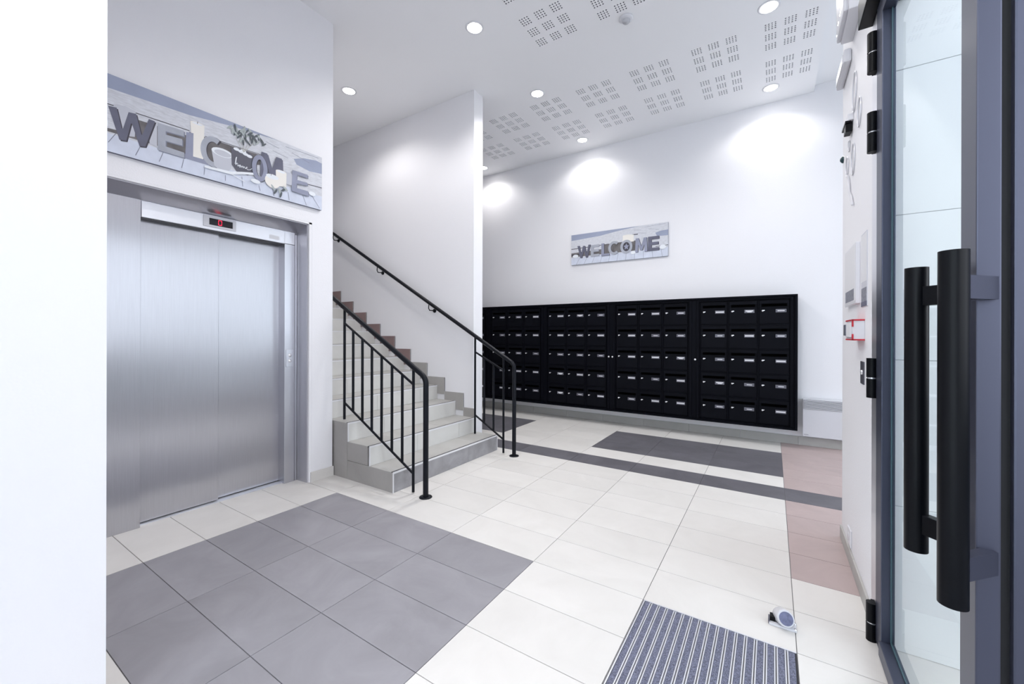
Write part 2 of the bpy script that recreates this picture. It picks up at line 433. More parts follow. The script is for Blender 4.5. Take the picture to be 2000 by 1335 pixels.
# display
disp = P(MB().box(FX0, FX0 + 0.006, 1.262, 1.474, 2.046, 2.128, bev=0.002), 'floor_display', M_HEATER)
disp['label'] = 'white floor display showing a red 0'
def sub(mb, name, m, parent, grand=lift):
    o = mb.build(name, m, parent); o.location = -(Vector(parent.location) + Vector(grand.location)); return o
def PP(mb, name, m, parent):
    """child built in world coordinates"""
    o = mb.build(name, m, parent); bpy.context.view_layer.update()
    o.matrix_parent_inverse = parent.matrix_world.inverted(); return o
PP(MB().box(FX0 + 0.006, FX0 + 0.008, 1.298, 1.450, 2.062, 2.110), 'screen', M_SEAM, disp)
sg = MB(); sx = FX0 + 0.0085
def seg(y0, y1, z0, z1): sg.box(sx - 0.0005, sx + 0.0005, y0, y1, z0, z1)
cy = 1.366
seg(cy - .010, cy + .010, 2.101, 2.106); seg(cy - .010, cy + .010, 2.067, 2.072)
for q in (-.0125, .0085): seg(cy + q, cy + q + .004, 2.088, 2.103); seg(cy + q, cy + q + .004, 2.070, 2.085)
PP(sg, 'digit', M_LED, disp)
cp = PP(MB().box(FX0, FX0 + 0.004, 1.856, 1.922, 0.985, 1.130, bev=0.002), 'call_plate', M_STEEL2, lift)
for z in (1.082, 1.035):
    PP(MB().lathe([(0.0, 0.004), (0.012, 0.004), (0.015, 0.0)], (FX0 + 0.004, 1.889, z), 20, axis='X'), 'call_button', M_CHROME, cp)
st = PP(MB().box(FX0, FX0 + 0.0006, 1.72, 1.80, 2.045, 2.078), 'maker_label', M_PAPER, lift)

# ------------------------------------------------------------------ staircase
RX0, TR, RZ = -2.535, 0.2885, 0.163
YL, YP = 2.208, 3.64
NS = 12
rx = lambda n: RX0 - TR * (n - 1)         # riser plane of step n (1-based)
stair = empty('staircase', (RX0, 2.9, 0), 'tiled staircase rising left between the lift wall and the partition', 'staircase')
core = MB()
for n in range(1, NS + 1):
    ye = 3.655 if n == 1 else YP
    ys0 = YL if n <= 3 else 2.19
    x1 = rx(n) - 0.012
    core.box(-6.19, x1, ys0 + 0.012, ye - 0.010 if n == 1 else YP, RZ * (n - 1) - (0.0 if n == 1 else 0.02), RZ * n - 0.012) if n > 1 else core.box(-3.3, x1, ys0 + 0.012, 3.638, 0, RZ - 0.012)
core.box(-2.853, -2.56, 3.638, 3.648, 0, RZ - 0.012)
PP(core, 'concrete_core', M_GROUT, stair)
for n in range(1, NS + 1):
    ye = 3.655 if n == 1 else YP
    ys0 = YL if n <= 3 else 2.192
    z0, z1 = RZ * (n - 1), RZ * n
    xr = rx(n); xb = rx(n + 1)
    # riser tiles (joints every 0.6 m)
    cuts = [ys0]; y = 2.60 if n % 2 else 2.75
    if n == 1: cuts = [ys0, 2.555, 3.155, ye]
    else:
        while y < ye - 0.05: cuts.append(y); y += 0.60
        cuts.append(ye)
    for a, b in zip(cuts[:-1], cuts[1:]):
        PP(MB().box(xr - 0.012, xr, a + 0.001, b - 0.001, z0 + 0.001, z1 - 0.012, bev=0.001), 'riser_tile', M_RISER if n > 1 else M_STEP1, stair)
    cuts = [ys0]; y = 2.72 if n % 2 else 2.52
    while y < ye - 0.05: cuts.append(y); y += 0.60
    cuts.append(ye)
    for a, b in zip(cuts[:-1], cuts[1:]):
        xq = xb - 0.012 if n < NS else -6.19
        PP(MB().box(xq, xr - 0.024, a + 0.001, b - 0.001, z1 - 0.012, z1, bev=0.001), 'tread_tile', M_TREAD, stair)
    PP(MB().box(xr - 0.024, xr - 0.010, ys0, ye, z1 - 0.010, z1 + 0.002), 'nosing_strip', M_NOSE, stair)
    PP(MB().box(xr - 0.010, xr + 0.002, ys0, ye, z1 - 0.012, z1 + 0.001, bev=0.001), 'nosing_profile', M_TRIMW, stair)
# side cladding facing the lobby
e = 0.0
for (x0, x1, z0, z1) in ((-3.40, -3.123, 0, 0.488), (-3.121, -2.849, 0.165, 0.325), (-3.121, -2.540, 0, 0.1625)):
    PP(MB().box(x0 + 0.001, x1 - 0.001, YL - 0.002, YL + 0.010, z0, z1 - 0.001, bev=0.001), 'side_tile', M_SKIRT, stair)
for n, z1 in ((1, 0.163), (2, 0.326), (3, 0.489)):
    PP(MB().box(rx(n) - 0.005, rx(n) + 0.003, YL - 0.004, YL + 0.004, RZ * (n - 1), z1), 'corner_profile', M_TRIMW, stair)
PP(MB().box(rx(1) - 0.005, rx(1) + 0.003, 3.651, 3.658, 0, 0.163), 'corner_profile', M_TRIMW, stair)
# stepped skirting on the partition
for n in range(2, NS + 1):
    zt = RZ * n
    xa = rx(n) + (0.118 if n > 2 else -0.012)
    xb = rx(n + 1) + 0.118
    m = M_SKIRT if n < 6 else M_SKIRT_CAST
    PP(MB().box(xb, xa, YP - 0.010, YP, zt - 0.10 if n > 2 else zt, zt + 0.100, bev=0.001), 'skirting_tile', m, stair)
    PP(MB().box(xb - 0.0015, xb + 0.0, YP - 0.011, YP, zt + 0.06, zt + RZ + 0.1, bev=0.0), 'skirting_joint', M_TRIMW, stair) if n < NS else None

# ------------------------------------------------------------------ balustrades
def bal(name, label, Y, main_x, rail_pts, posts, mids, lows):
    root = empty(name, (main_x, Y, 0), label, 'railing')
    hr = MB().tube(rail_pts, 0.021, n=16); PP(hr, 'handrail', M_RAIL, root)
    PP(MB().lathe([(0.0, 0.006), (0.048, 0.006), (0.050, 0.003), (0.050, 0.0)], (main_x, Y, 0), 28), 'base_plate', M_RAIL, root)
    for (x, z0, z1) in posts: PP(MB().cyl((x, Y, z0), (x, Y, z1), 0.0115, n=12), 'baluster', M_RAIL, root)
    PP(MB().cyl(mids[0], mids[1], 0.010, n=12), 'upper_bar', M_RAIL, root)
    PP(MB().cyl(lows[0], lows[1], 0.010, n=12), 'lower_bar', M_RAIL, root)
    return root
SL = 0.567
def bend(x_main, z_b, x_far, Y, extra=None):
    # vertical post up, short curve, then slope
    pts = [(x_main, Y, 0.004), (x_main, Y, z_b - 0.052)]
    c = []
    for t in (0.15, 0.35, 0.55, 0.75, 0.92):
        p0 = Vector((x_main, Y, z_b - 0.052)); p1 = Vector((x_main, Y, z_b)); p2 = Vector((x_main - 0.045, Y, z_b + 0.045 * SL))
        c.append(tuple(p0 * (1 - t) ** 2 + p1 * 2 * t * (1 - t) + p2 * t * t))
    return pts + c + [(x_main - 0.045, Y, z_b + 0.045 * SL), (x_far, Y, z_b + (x_main - x_far) * SL)]
YA = 2.29
zb = 0.925
hz = lambda x, zb_=zb, xm=-2.262: zb_ + (xm - x) * SL
mid = lambda x: 0.874 + (-2.413 - x) * 0.563
low = lambda x: 0.165 + (-2.410 - x) * 0.545
pa = [(-3.283, 0.489, hz(-3.283))] + [(x, low(x), mid(x)) for x in (-3.158, -3.029, -2.902, -2.776, -2.648, -2.525)] + [(-2.398, 0.012, hz(-2.398))]
bal('stair_railing', 'black railing at the near open side of the stairs by the lift', YA, -2.262, bend(-2.262, zb, -3.9, YA), pa,
    ((-3.283, YA, mid(-3.283)), (-2.398, YA, mid(-2.398))), ((-3.283, YA, low(-3.283)), (-2.398, YA, low(-2.398))))
YB = 3.57
zb2 = 0.955
midb = lambda x: 0.889 + (-2.406 - x) * 0.49
lowb = lambda x: 0.158 + (-2.404 - x) * 0.575
pb = [(-2.776, 0.165, hz(-2.776, zb2)), (-2.650, lowb(-2.650), midb(-2.650)), (-2.525, lowb(-2.525), midb(-2.525)), (-2.396, 0.012, hz(-2.396, zb2))]
r2 = bal('stair_railing', 'black railing with long wall handrail at the partition end of the stairs', YB, -2.262, bend(-2.262, zb2, -6.0, YB), pb,
    ((-2.776, YB, midb(-2.776)), (-2.396, YB, midb(-2.396))), ((-2.776, YB, lowb(-2.776)), (-2.396, YB, lowb(-2.396))))
for x in (-5.36, -4.39, -3.45):
    z = hz(x, zb2)
    b = MB().tube([(x - 0.03, YB, z + 0.0), (x - 0.035, YB, z - 0.05), (x - 0.03, YB + 0.012, z - 0.075), (x, YB + 0.06, z - 0.078)], 0.006, n=8)
    b.lathe([(0.0, -0.012), (0.022, -0.012), (0.025, -0.004), (0.025, 0.0)], (x, YP - 0.001, z - 0.078), 20, axis='Y')
    PP(b, 'wall_bracket', M_RAIL, r2)

# ------------------------------------------------------------------ mailboxes
YF = 5.50
ZT = 1.664; RP = 0.2865
surround = MB()
surround.box(-5.15, 0.237, YF + 0.03, YM - 0.001, 0.206, 1.715)
surround.box(-5.15, 0.237, YF - 0.012, YF + 0.03, 1.700, 1.722, bev=0.002)
surround.box(-5.15, 0.237, YF - 0.012, YF + 0.03, 0.204, 0.226, bev=0.002)
surround.box(0.213, 0.237, YF - 0.012, YF + 0.03, 0.226, 1.700, bev=0.002)
s_o = surround.build('mailbox_housing', M_BOXF)
tag(s_o, 'long black metal housing mounted around the mailbox cabinets', 'housing')
w0, h0 = 0.2895, 0.2700
def mk_door():
    """one mailbox door in local coordinates: left/top corner at the origin, facing -Y"""
    d = MB()
    w, h = w0, h0
    # door leaf with a slot: frame of four boxes around the slot
    d.box(0.002, w - 0.002, 0, 0.012, -h + 0.002, -0.072, bev=0.0015)
    d.box(0.002, w - 0.002, 0, 0.012, -0.040, -0.002, bev=0.0015)
    d.box(0.002, 0.022, 0.0005, 0.012, -0.072, -0.040)
    d.box(w - 0.022, w - 0.002, 0.0005, 0.012, -0.072, -0.040)
    return d
door_me = mk_door().mesh('mailbox_door', M_BOX)
slot_me = MB().box(0.020, w0 - 0.020, 0.004, 0.011, -0.071, -0.041).mesh('slot_flap', M_SLOT)
lock_me = MB().lathe([(0.0, -0.012), (0.008, -0.012), (0.0105, -0.009), (0.0105, 0.0)], (0.034, 0, -0.120), 16, axis='Y').box(0.034, 0.054, -0.009, -0.0005, -0.119, -0.111).mesh('lock', M_CHROME)
lab_me = []
for k in range(4):
    b = MB().box(0.160, 0.262, -0.004, 0.0, -0.141, -0.103, M_LABEL, bev=0.001)
    if k == 0: b.box(0.178, 0.245, -0.0048, -0.004, -0.128, -0.117, M_PAPER)
    if k == 1: b.box(0.166, 0.256, -0.0048, -0.004, -0.130, -0.115, M_PAPER)
    if k == 2: b.box(0.172, 0.250, -0.0048, -0.004, -0.124, -0.110, M_PAPER).box(0.190, 0.235, -0.0048, -0.004, -0.133, -0.124, M_PAPER)
    if k == 3: b.box(0.186, 0.240, -0.0048, -0.004, -0.127, -0.118, M_PAPER)
    lab_me.append(b.mesh('name_label', M_PAPER))
GR = [(-4.990, 0.3145, 'hidden mostly behind the partition'), (-3.933, 0.3145, 'leftmost'), (-2.881, 0.3145, 'second'), (-1.816, 0.3125, 'third'), (-0.748, 0.3095, 'rightmost')]
lbl = ['black mailbox cabinet half hidden by the stair partition edge', 'black mailbox cabinet of fifteen boxes seen behind the far stair railing',
       'black mailbox cabinet of fifteen boxes, left of the pair of round locks',
       'black mailbox cabinet of fifteen boxes between the double lock and the single lock', 'black mailbox cabinet of fifteen boxes nearest the white heater']
picks = {(2, 1, 0): 2, (2, 0, 3): 2, (2, 0, 4): 2, (4, 1, 0): 2, (4, 0, 3): 2, (3, 2, 2): 2, (4, 2, 4): 1}
for gi, (gx, pitch, _) in enumerate(GR):
    x1 = gx + 2 * pitch + w0
    root = empty('mailbox_cabinet', ((gx + x1) / 2, YF, 0.204), lbl[gi], 'mailboxes', 'mailbox cabinets along the back wall')
    fr = MB()
    a, b = gx - 0.050, x1 + 0.050
    if gi == 4: b = x1 + 0.040
    top, bot = 1.698, 0.228
    # outer door frame of the cabinet
    fr.box(a, a + 0.030, YF, YF + 0.02, bot, top, bev=0.002).box(b - 0.030, b, YF, YF + 0.02, bot, top, bev=0.002)
    fr.box(a + 0.030, b - 0.030, YF, YF + 0.02, ZT + 0.014, top, bev=0.002).box(a + 0.030, b - 0.030, YF, YF + 0.02, bot, ZT - 4 * RP - h0 - 0.014, bev=0.002)
    fr.box(a + 0.036, a + 0.044, YF + 0.004, YF + 0.02, bot + 0.02, top - 0.02)
    PP(fr, 'cabinet_frame', M_BOXF, root)
    dv = MB()
    for c in range(1, 3): dv.box(gx + c * pitch - (pitch - w0) + 0.003, gx + c * pitch - 0.003, YF + 0.004, YF + 0.02, ZT - 4 * RP - h0, ZT, bev=0.002)
    for r in range(1, 5): dv.box(gx, x1, YF + 0.008, YF + 0.02, ZT - r * RP + 0.002, ZT - (r - 1) * RP - h0 - 0.002)
    PP(dv, 'divider', M_BOXF, root)
    off = Vector((gx, YF + 0.006, ZT)) - Vector(root.location)
    for c in range(3):
        for r in range(5):
            d = link('mailbox_door', door_me, root, off + Vector((c * pitch, 0, -r * RP)))
            link('slot_flap', slot_me, d); link('lock', lock_me, d)
            k = picks.get((gi, c, r), random.choice((0, 1, 1, 3)) )
            link('name_label', lab_me[k], d)
    # filler strip to the right of the cabinet
    nx = GR[gi + 1][0] - 0.050 if gi < 4 else 0.213
    if nx - b > 0.004:
        PP(MB().box(b + 0.002, nx - 0.002, YF + 0.006, YF + 0.024, 0.228, 1.698, bev=0.001), 'filler_strip', M_BOXF, root)
def round_lock(x):
    return MB().lathe([(0.0, -0.012), (0.010, -0.012), (0.013, -0.008), (0.013, 0.0)], (x, YF + 0.002, 0.958), 18, axis='Y')
for o in [q for q in bpy.data.objects if q.name.startswith('mailbox_cabinet')]:
    L = o['label']
    if 'pair' in L: PP(round_lock(-1.922), 'cabinet_lock', M_CHROME, o)
    if 'single lock' in L: PP(round_lock(-1.871), 'cabinet_lock', M_CHROME, o)
    if 'heater' in L: PP(round_lock(-0.812), 'cabinet_lock', M_CHROME, o)

# ------------------------------------------------------------------ WELCOME canvases
CW, CH = 1.412, 0.457
C_BAND = mat('print_blue_grey', rgb(158, 166, 190), rough=0.6, noise=0.12, nscale=5)
C_WOOD = mat('print_driftwood', rgb(218, 220, 228), rough=0.6, noise=0.2, nscale=26, stretch=(1, 1, 5))
C_PLANK = mat('print_planks', rgb(214, 220, 236), rough=0.6, noise=0.10, nscale=14)
C_SHADE = mat('print_brown_shade', rgb(120, 116, 118), rough=0.6, noise=0.45, nscale=10)
C_LINE = mat('print_dark_line', rgb(62, 60, 70), rough=0.6)
C_JOINT = mat('print_plank_joint', rgb(128, 132, 148), rough=0.6)
C_LD = mat('print_letter_dark', rgb(104, 105, 124), rough=0.6, noise=0.15, nscale=12)
C_LM = mat('print_letter_mid', rgb(150, 154, 176), rough=0.6, noise=0.12, nscale=12)
C_LL = mat('print_letter_light', rgb(176, 180, 192), rough=0.6, noise=0.15, nscale=12)
C_CAND = mat('print_candle', rgb(238, 234, 228), rough=0.6)
C_CANDG = mat('print_candle_glass', rgb(196, 198, 208), rough=0.6)
C_POT = mat('print_pot', rgb(92, 92, 104), rough=0.6)
C_STONE = mat('print_pebble', rgb(232, 236, 242), rough=0.6)
C_LEAF = mat('print_leaf', rgb(84, 92, 98), rough=0.6)
C_LEAF2 = mat('print_leaf_pale', rgb(172, 180, 180), rough=0.6)
C_STEM = mat('print_stem', rgb(190, 190, 186), rough=0.6)
C_EDGE = mat('canvas_edge', rgb(104, 106, 124), rough=0.7)

class Print:
    def __init__(self, to3): self.mb = MB(); self.to3 = to3; self.d = 0.0003; self.k = 0
    def nxt(self): self.k += 1; return 0.0003 + 0.00006 * self.k
    def poly(self, pts, m): d = self.nxt(); self.mb.poly([self.to3(u, v, d) for u, v in pts], m)
    def ell(self, cu, cv, ru, rv, m, ang=0, n=20):
        ca, sa = math.cos(ang), math.sin(ang)
        self.poly([(cu + ru * math.cos(t) * ca - rv * math.sin(t) * sa, cv + ru * math.cos(t) * sa + rv * math.sin(t) * ca) for t in [2 * math.pi * k / n for k in range(n)]], m)
    def line(self, a, b, w, m):
        a = Vector(a); b = Vector(b); n = (b - a).normalized(); n = Vector((-n.y, n.x)) * w / 2
        self.poly([tuple(a + n), tuple(b + n), tuple(b - n), tuple(a - n)], m)
    def ring(self, cu, cv, ru, rv, iu, iv, m, a0=0, a1=360, n=28):
        d = self.nxt(); vs = []; fs = []
        for k in range(n + 1):
            t = math.radians(a0 + (a1 - a0) * k / n)
            vs.append(self.to3(cu + ru * math.cos(t), cv + rv * math.sin(t), d)); vs.append(self.to3(cu + iu * math.cos(t), cv + iv * math.sin(t), d))
        for k in range(n): fs.append((2 * k, 2 * k + 1, 2 * k + 3, 2 * k + 2))
        self.mb.add(vs, fs, m)
    def strip(self, pts, w, m):
        for a, b in zip(pts[:-1], pts[1:]): self.line(a, b, w, m)

def letter(ch, u0, v0, u1, v1, t=None):
    """slab letters as lists of polygons inside a box"""
    W, H = u1 - u0, v1 - v0; t = t or 0.26 * W
    q = lambda a, b: (u0 + a * W, v0 + b * H)
    if ch == 'E':
        h = 0.2
        return [[q(0, 0), q(.32, 0), q(.32, 1), q(0, 1)], [q(.3, 0), q(1, 0), q(1, h), q(.3, h)], [q(.3, .41), q(.95, .41), q(.95, .6), q(.3, .6)], [q(.3, 1 - h), q(1, 1 - h), q(1, 1), q(.3, 1)]]
    if ch == 'L': return [[q(0, 0), q(.34, 0), q(.34, 1), q(0, 1)], [q(.33, 0), q(1, 0), q(1, .17), q(.33, .17)]]
    if ch == 'W': return [[q(0, 1), q(.17, 1), q(.36, 0), q(.22, 0)], [q(.22, 0), q(.36, 0), q(.58, .95), q(.42, .95)], [q(.42, .95), q(.58, .95), q(.78, 0), q(.64, 0)], [q(.64, 0), q(.78, 0), q(1, 1), q(.83, 1)]]
    if ch == 'M': return [[q(0, 0), q(.23, 0), q(.27, 1), q(.05, 1)], [q(.77, 0), q(1, 0), q(.95, 1), q(.73, 1)], [q(.07, 1), q(.30, 1), q(.60, .12), q(.42, .12)], [q(.93, 1), q(.70, 1), q(.42, .12), q(.60, .12)]]

def canvas(name, label, org, uax, nax):
    uax, nax = Vector(uax), Vector(nax); org = Vector(org)
    root = empty(name, tuple(org + uax * CW / 2), label, 'picture')
    to3 = lambda u, v, d: tuple(org + uax * u + Vector((0, 0, v)) + nax * d)
    sl = MB(); p = [to3(u, v, d) for d in (-0.022, 0.0) for (u, v) in ((0, 0), (CW, 0), (CW, CH), (0, CH))]
    sl.add(p, [(0, 1, 2, 3), (4, 5, 6, 7), (0, 1, 5, 4), (1, 2, 6, 5), (2, 3, 7, 6), (3, 0, 4, 7)])
    PP(sl, 'canvas_board', C_EDGE, root)
    return root, Print(to3)

def base_scene(pr, hole):
    pr.poly([(0, 0), (CW, 0), (CW, CH), (0, CH)], C_WOOD)
    # sky band
    pr.poly([(0, CH), (1.05, CH), (0.70, 0.425), (0.46, 0.392), (0, 0.370)], C_BAND)
    pr.poly([(0, 0.0), (CW, 0.0), (CW, 0.118), (0.85, 0.110), (0, 0.105)], C_PLANK)
    pr.poly(hole, C_BAND)
    for (a, b) in (((1.15, .40), (1.30, .37)), ((1.0, .36), (1.12, .345)), ((0.95, .41), (1.05, .395)), ((1.1, .43), (1.38, .44))): pr.line(a, b, 0.003, C_JOINT)

# picture over the lift
pa_root, pr = canvas('welcome_canvas', 'large welcome canvas above the lift doors, candles and potted olive plant', (-3.293, 0.658, 2.337), (0, 1, 0), (1, 0, 0))
base_scene(pr, [(1.166, .356), (1.25, .392), (1.36, .412), (CW, .405), (CW, .315), (1.30, .300), (1.19, .318)])
pr.poly([(0, .268), (.91, .290), (.91, .215), (.60, .125), (0, .115)], C_SHADE)
pr.poly([(0, .27), (.10, .27), (.12, .14), (0, .13)], C_WOOD)
pr.poly([(.0, .268), (.46, .282), (.46, .250), (0, .238)], C_WOOD)
pr.line((0.0, .276), (.463, .287), .005, C_LINE); pr.line((.55, .287), (.91, .295), .004, C_LINE)
pr.line((1.28, .186), (CW, .193), .006, C_LINE)
for a, b in (((.101, .119), (.067, .052)), ((.213, .090), (.189, .021)), ((.324, .093), (.303, .023)), ((.431, .086), (.42, .023)), ((.55, .07), (.545, .02)), ((.675, .060), (.675, .02)),
             ((.781, .085), (.788, .014)), ((.899, .057), (.909, .019)), ((1.241, .083), (1.274, .005)), ((1.321, .1), (1.391, .011)), ((1.12, .07), (1.13, .01)), ((1.0, .06), (1.01, .01))): pr.line(a, b, .0035, C_JOINT)
pr.ell(.03, .165, .035, .055, C_STONE)
pr.poly([(.088, .286), (.14, .300), (.189, .288), (.185, .131), (.124, .116)], C_CANDG)
pr.poly([(.252, .25), (.292, .25), (.292, .115), (.255, .115)], C_CANDG)
W1 = [(.066, .266), (.103, .272), (.125, .159), (.131, .159), (.156, .270), (.191, .275), (.215, .158), (.221, .161), (.251, .271), (.282, .269), (.235, .091), (.207, .085), (.171, .207), (.167, .206), (.146, .092), (.116, .087)]
E1 = [(.294, .267), (.431, .273), (.431, .237), (.335, .230), (.335, .208), (.422, .214), (.422, .172), (.335, .168), (.335, .132), (.433, .129), (.433, .095), (.295, .095)]
for s, m in ((.006, C_LINE), (0, C_LD)): pr.poly([(u + s, v - s) for u, v in W1], m)
for s, m in ((.006, C_JOINT), (0, C_LL)): pr.poly([(u + s, v - s) for u, v in E1], m)
pr.poly([(.466, .350), (.547, .352), (.540, .118), (.480, .120)], C_CAND); pr.ell(.5065, .351, .0405, .012, C_CAND); pr.ell(.5065, .352, .030, .007, C_STONE); pr.line((.506, .352), (.508, .368), .003, C_LINE)
pr.poly([(.444, .271), (.484, .279), (.482, .122), (.57, .125), (.57, .096), (.438, .094)], C_LM)
pr.ring(.605, .195, .078, .108, .042, .070, C_LINE, 55, 290); pr.ring(.600, .197, .076, .106, .042, .070, C_LL, 60, 285)
pr.poly([(.588, .212), (.721, .207), (.709, .114), (.687, .088), (.639, .079), (.606, .106)], C_CANDG)
pr.ell(.655, .212, .067, .030, C_STONE); pr.ell(.657, .207, .052, .021, C_CANDG)
pr.poly([(.709, .275), (.855, .245), (.861, .138), (.82, .106), (.752, .107), (.714, .149)], C_POT)
pr.ell(.785, .262, .074, .022, C_POT)
for u, v in ((.745, .272), (.775, .266), (.805, .258), (.832, .252), (.79, .275)): pr.ell(u, v, .020, .011, C_STONE)
for a, b in (((.792, .268), (.76, .40)), ((.792, .268), (.80, .44)), ((.792, .268), (.85, .41)), ((.792, .268), (.74, .35)), ((.795, .27), (.88, .39)), ((.76, .33), (.79, .37))): pr.line(a, b, .004, C_STEM)
rnd = random.Random(3)
for (u, v) in ((.736, .425), (.701, .415), (.761, .400), (.797, .438), (.839, .438), (.823, .405), (.883, .425), (.905, .415), (.866, .40), (.782, .425), (.72, .395), (.85, .375), (.81, .36), (.745, .38), (.79, .40), (.775, .35), (.835, .42), (.875, .385), (.92, .39)):
    pr.ell(u, v, .008, .026, C_LEAF if rnd.random() < .6 else C_LEAF2, rnd.uniform(-.9, .9), 10)
    pr.ell(u + .014, v - .012, .006, .022, C_LEAF2 if rnd.random() < .6 else C_LEAF, rnd.uniform(-.9, .9), 10)
# handwriting on the pot
hw = [(.734, .160), (.740, .205), (.745, .215), (.741, .185), (.739, .155), (.747, .172), (.753, .166), (.752, .150), (.760, .158), (.768, .166), (.773, .156), (.766, .146), (.760, .156), (.774, .160), (.780, .148),
      (.783, .163), (.789, .160), (.790, .148), (.795, .162), (.800, .158), (.802, .148), (.808, .155), (.816, .162), (.812, .166), (.808, .155), (.818, .146), (.835, .152), (.848, .166)]
pr.strip(hw, .0035, C_STONE)
pr.poly([(.547, .085), (.702, .095), (.78, .118), (.872, .141), (.872, .125), (.78, .100), (.712, .075), (.547, .068)], C_STONE)
pr.line((.70, .082), (.80, .052), .006, C_STONE)
for s, m in ((.008, C_LD), (0, C_LD)):
    for q in letter('M', .905, .135, 1.076, .318):
        pr.poly([(u + s, v - s) for u, v in q], m)
pr.ring(.908, .185, .056, .100, .026, .066, C_LINE); pr.ring(.903, .187, .056, .100, .026, .066, C_LM)
pr.poly([(1.085, .225), (1.15, .225), (1.145, .13), (1.09, .13)], C_CANDG)
pr.poly([(1.020, .210), (1.104, .212), (1.102, .100), (1.024, .095)], C_CAND); pr.ell(1.062, .211, .042, .014, C_CAND); pr.ell(1.062, .213, .032, .009, C_STONE)
pr.ell(.997, .118, .058, .054, C_CAND); pr.ell(.995, .152, .048, .018, C_STONE); pr.line((.985, .158), (.986, .172), .003, C_LINE)
for s, m in ((.006, C_JOINT), (0, C_LM)): pr.poly([(u + s, v - s) for u, v in [(1.151, .260), (1.280, .262), (1.280, .236), (1.189, .235), (1.186, .190), (1.277, .194), (1.277, .171), (1.186, .162), (1.183, .123), (1.284, .125), (1.284, .086), (1.145, .090)]], m)
pr.ell(.873, .078, .034, .016, C_STONE)
for u, v, a in ((1.0, .07, .6), (1.02, .045, -.5), (1.05, .06, .2), (1.08, .075, -.9), (1.095, .09, .9), (1.06, .03, -.3)): pr.ell(u, v, .008, .026, C_LEAF if a < 0 else C_LEAF2, a, 10)
pr.ell(1.32, .115, .03, .018, C_STONE)
PP(pr.mb, 'print', C_WOOD, pa_root)

# picture over the mailboxes
pb_root, pr = canvas('welcome_canvas', 'welcome canvas hung on the back wall above the mailboxes', (-2.596, 5.727, 2.328), (1, 0, 0), (0, -1, 0))
base_scene(pr, [(1.247, .333), (1.32, .352), (CW, .356), (CW, .280), (1.33, .280), (1.265, .29)])
pr.poly([(0, .240), (.76, .262), (1.0, .26), (1.0, .12), (0, .12)], C_SHADE)
pr.poly([(0, .235), (.50, .25), (.50, .195), (0, .18)], C_WOOD)
pr.line((0, .244), (.59, .257), .006, C_LINE); pr.line((1.25, .14), (CW, .150), .007, C_LINE); pr.line((.0, .150), (.13, .150), .02, C_LINE)
pr.line((.93, .345), (1.01, .345), .012, C_LINE)
pr.poly([(.796, .351), (.87, .358), (.953, .345), (.953, .250), (.796, .250)], C_CAND)
for k in range(11): pr.line((.14 + .118 * k, .100), (.10 + .122 * k + .004 * (k - 5), .0), .0035, C_JOINT)
for ch, bx, m in (('W', (.100, .095, .312, .282), C_LD), ('E', (.314, .097, .444, .270), C_LL), ('L', (.478, .090, .600, .275), C_LM), ('M', (.971, .090, 1.141, .286), C_LM), ('E', (1.149, .091, 1.296, .287), C_LD)):
    for s, mm in ((.007, C_LINE if m is not C_LL else C_JOINT), (0, m)):
        for q in letter(ch, *bx): pr.poly([(u + s, v - s * .6) for u, v in q], mm)
pr.ring(.676, .188, .085, .098, .045, .060, C_LINE, 45, 315); pr.ring(.670, .190, .085, .098, .047, .062, C_LL, 45, 315)
pr.ell(.848, .187, .06, .075, C_LINE); pr.ring(.848, .187, .086, .098, .05, .064, C_LL)
star = [(.848 + (.042 if k % 2 == 0 else .02) * math.cos(math.pi * k / 5 + math.pi / 2), .187 + (.05 if k % 2 == 0 else .024) * math.sin(math.pi * k / 5 + math.pi / 2)) for k in range(10)]
pr.poly(star, C_LM)
for u, v, a, b in ((1.345, .128, .042, .030), (.945, .092, .034, .022), (.07, .130, .045, .024)): pr.ell(u, v, a, b, C_STONE)
PP(pr.mb, 'print', C_WOOD, pb_root)

# ------------------------------------------------------------------ heater
ht = empty('wall_heater', (0.50, 5.70, 0.12), 'white electric wall heater with slotted top beside the mailboxes', 'heater')
PP(MB().box(0.290, 0.80, 5.665, 5.735, 0.118, 0.545, bev=0.006), 'casing', M_HEATER, ht)
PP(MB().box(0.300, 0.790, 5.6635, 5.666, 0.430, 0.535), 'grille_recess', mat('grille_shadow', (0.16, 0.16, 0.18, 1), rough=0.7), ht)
for k in range(7): PP(MB().box(0.302, 0.788, 5.657, 5.664, 0.434 + 0.0148 * k, 0.442 + 0.0148 * k, bev=0.001), 'louvre', M_HEATER, ht)
PP(MB().box(0.302, 0.345, 5.6640, 5.6652, 0.140, 0.144), 'badge', M_LABEL, ht)

# ------------------------------------------------------------------ downlights
lamps = [(-2.275, 2.905, 'above the near stair railing'), (-4.075, 2.89, 'over the stairs left of the partition'), (-2.285, 4.09, 'between the perforated fields beside the partition'),
         (-2.285, 5.41, 'over the middle of the back wall'), (-4.06, 5.43, 'peeping out beside the partition edge'), (-0.03, 4.06, 'at the upper right of the perforated ceiling'),
         (-0.02, 5.40, 'over the right end of the mailboxes'),
         (-1.05, 1.70, 'unseen fill added over the grey floor field'), (-0.30, 0.50, 'unseen fill added near the entrance'), (-0.9, -0.9, 'unseen fill added behind the camera')]  # last three are unseen fill lamps, added to brighten the lobby
trim_me = MB().lathe([(0.062, 0.004), (0.064, 0.0), (0.064, -0.005), (0.078, -0.005), (0.084, -0.001), (0.084, 0.0)], (0, 0, 0), 32).mesh('trim_ring', M_WHITE)
disc_me = MB().lathe([(0.0, -0.004), (0.040, -0.0038), (0.0635, -0.002)], (0, 0, 0), 32).mesh('diffuser', M_EMIT)
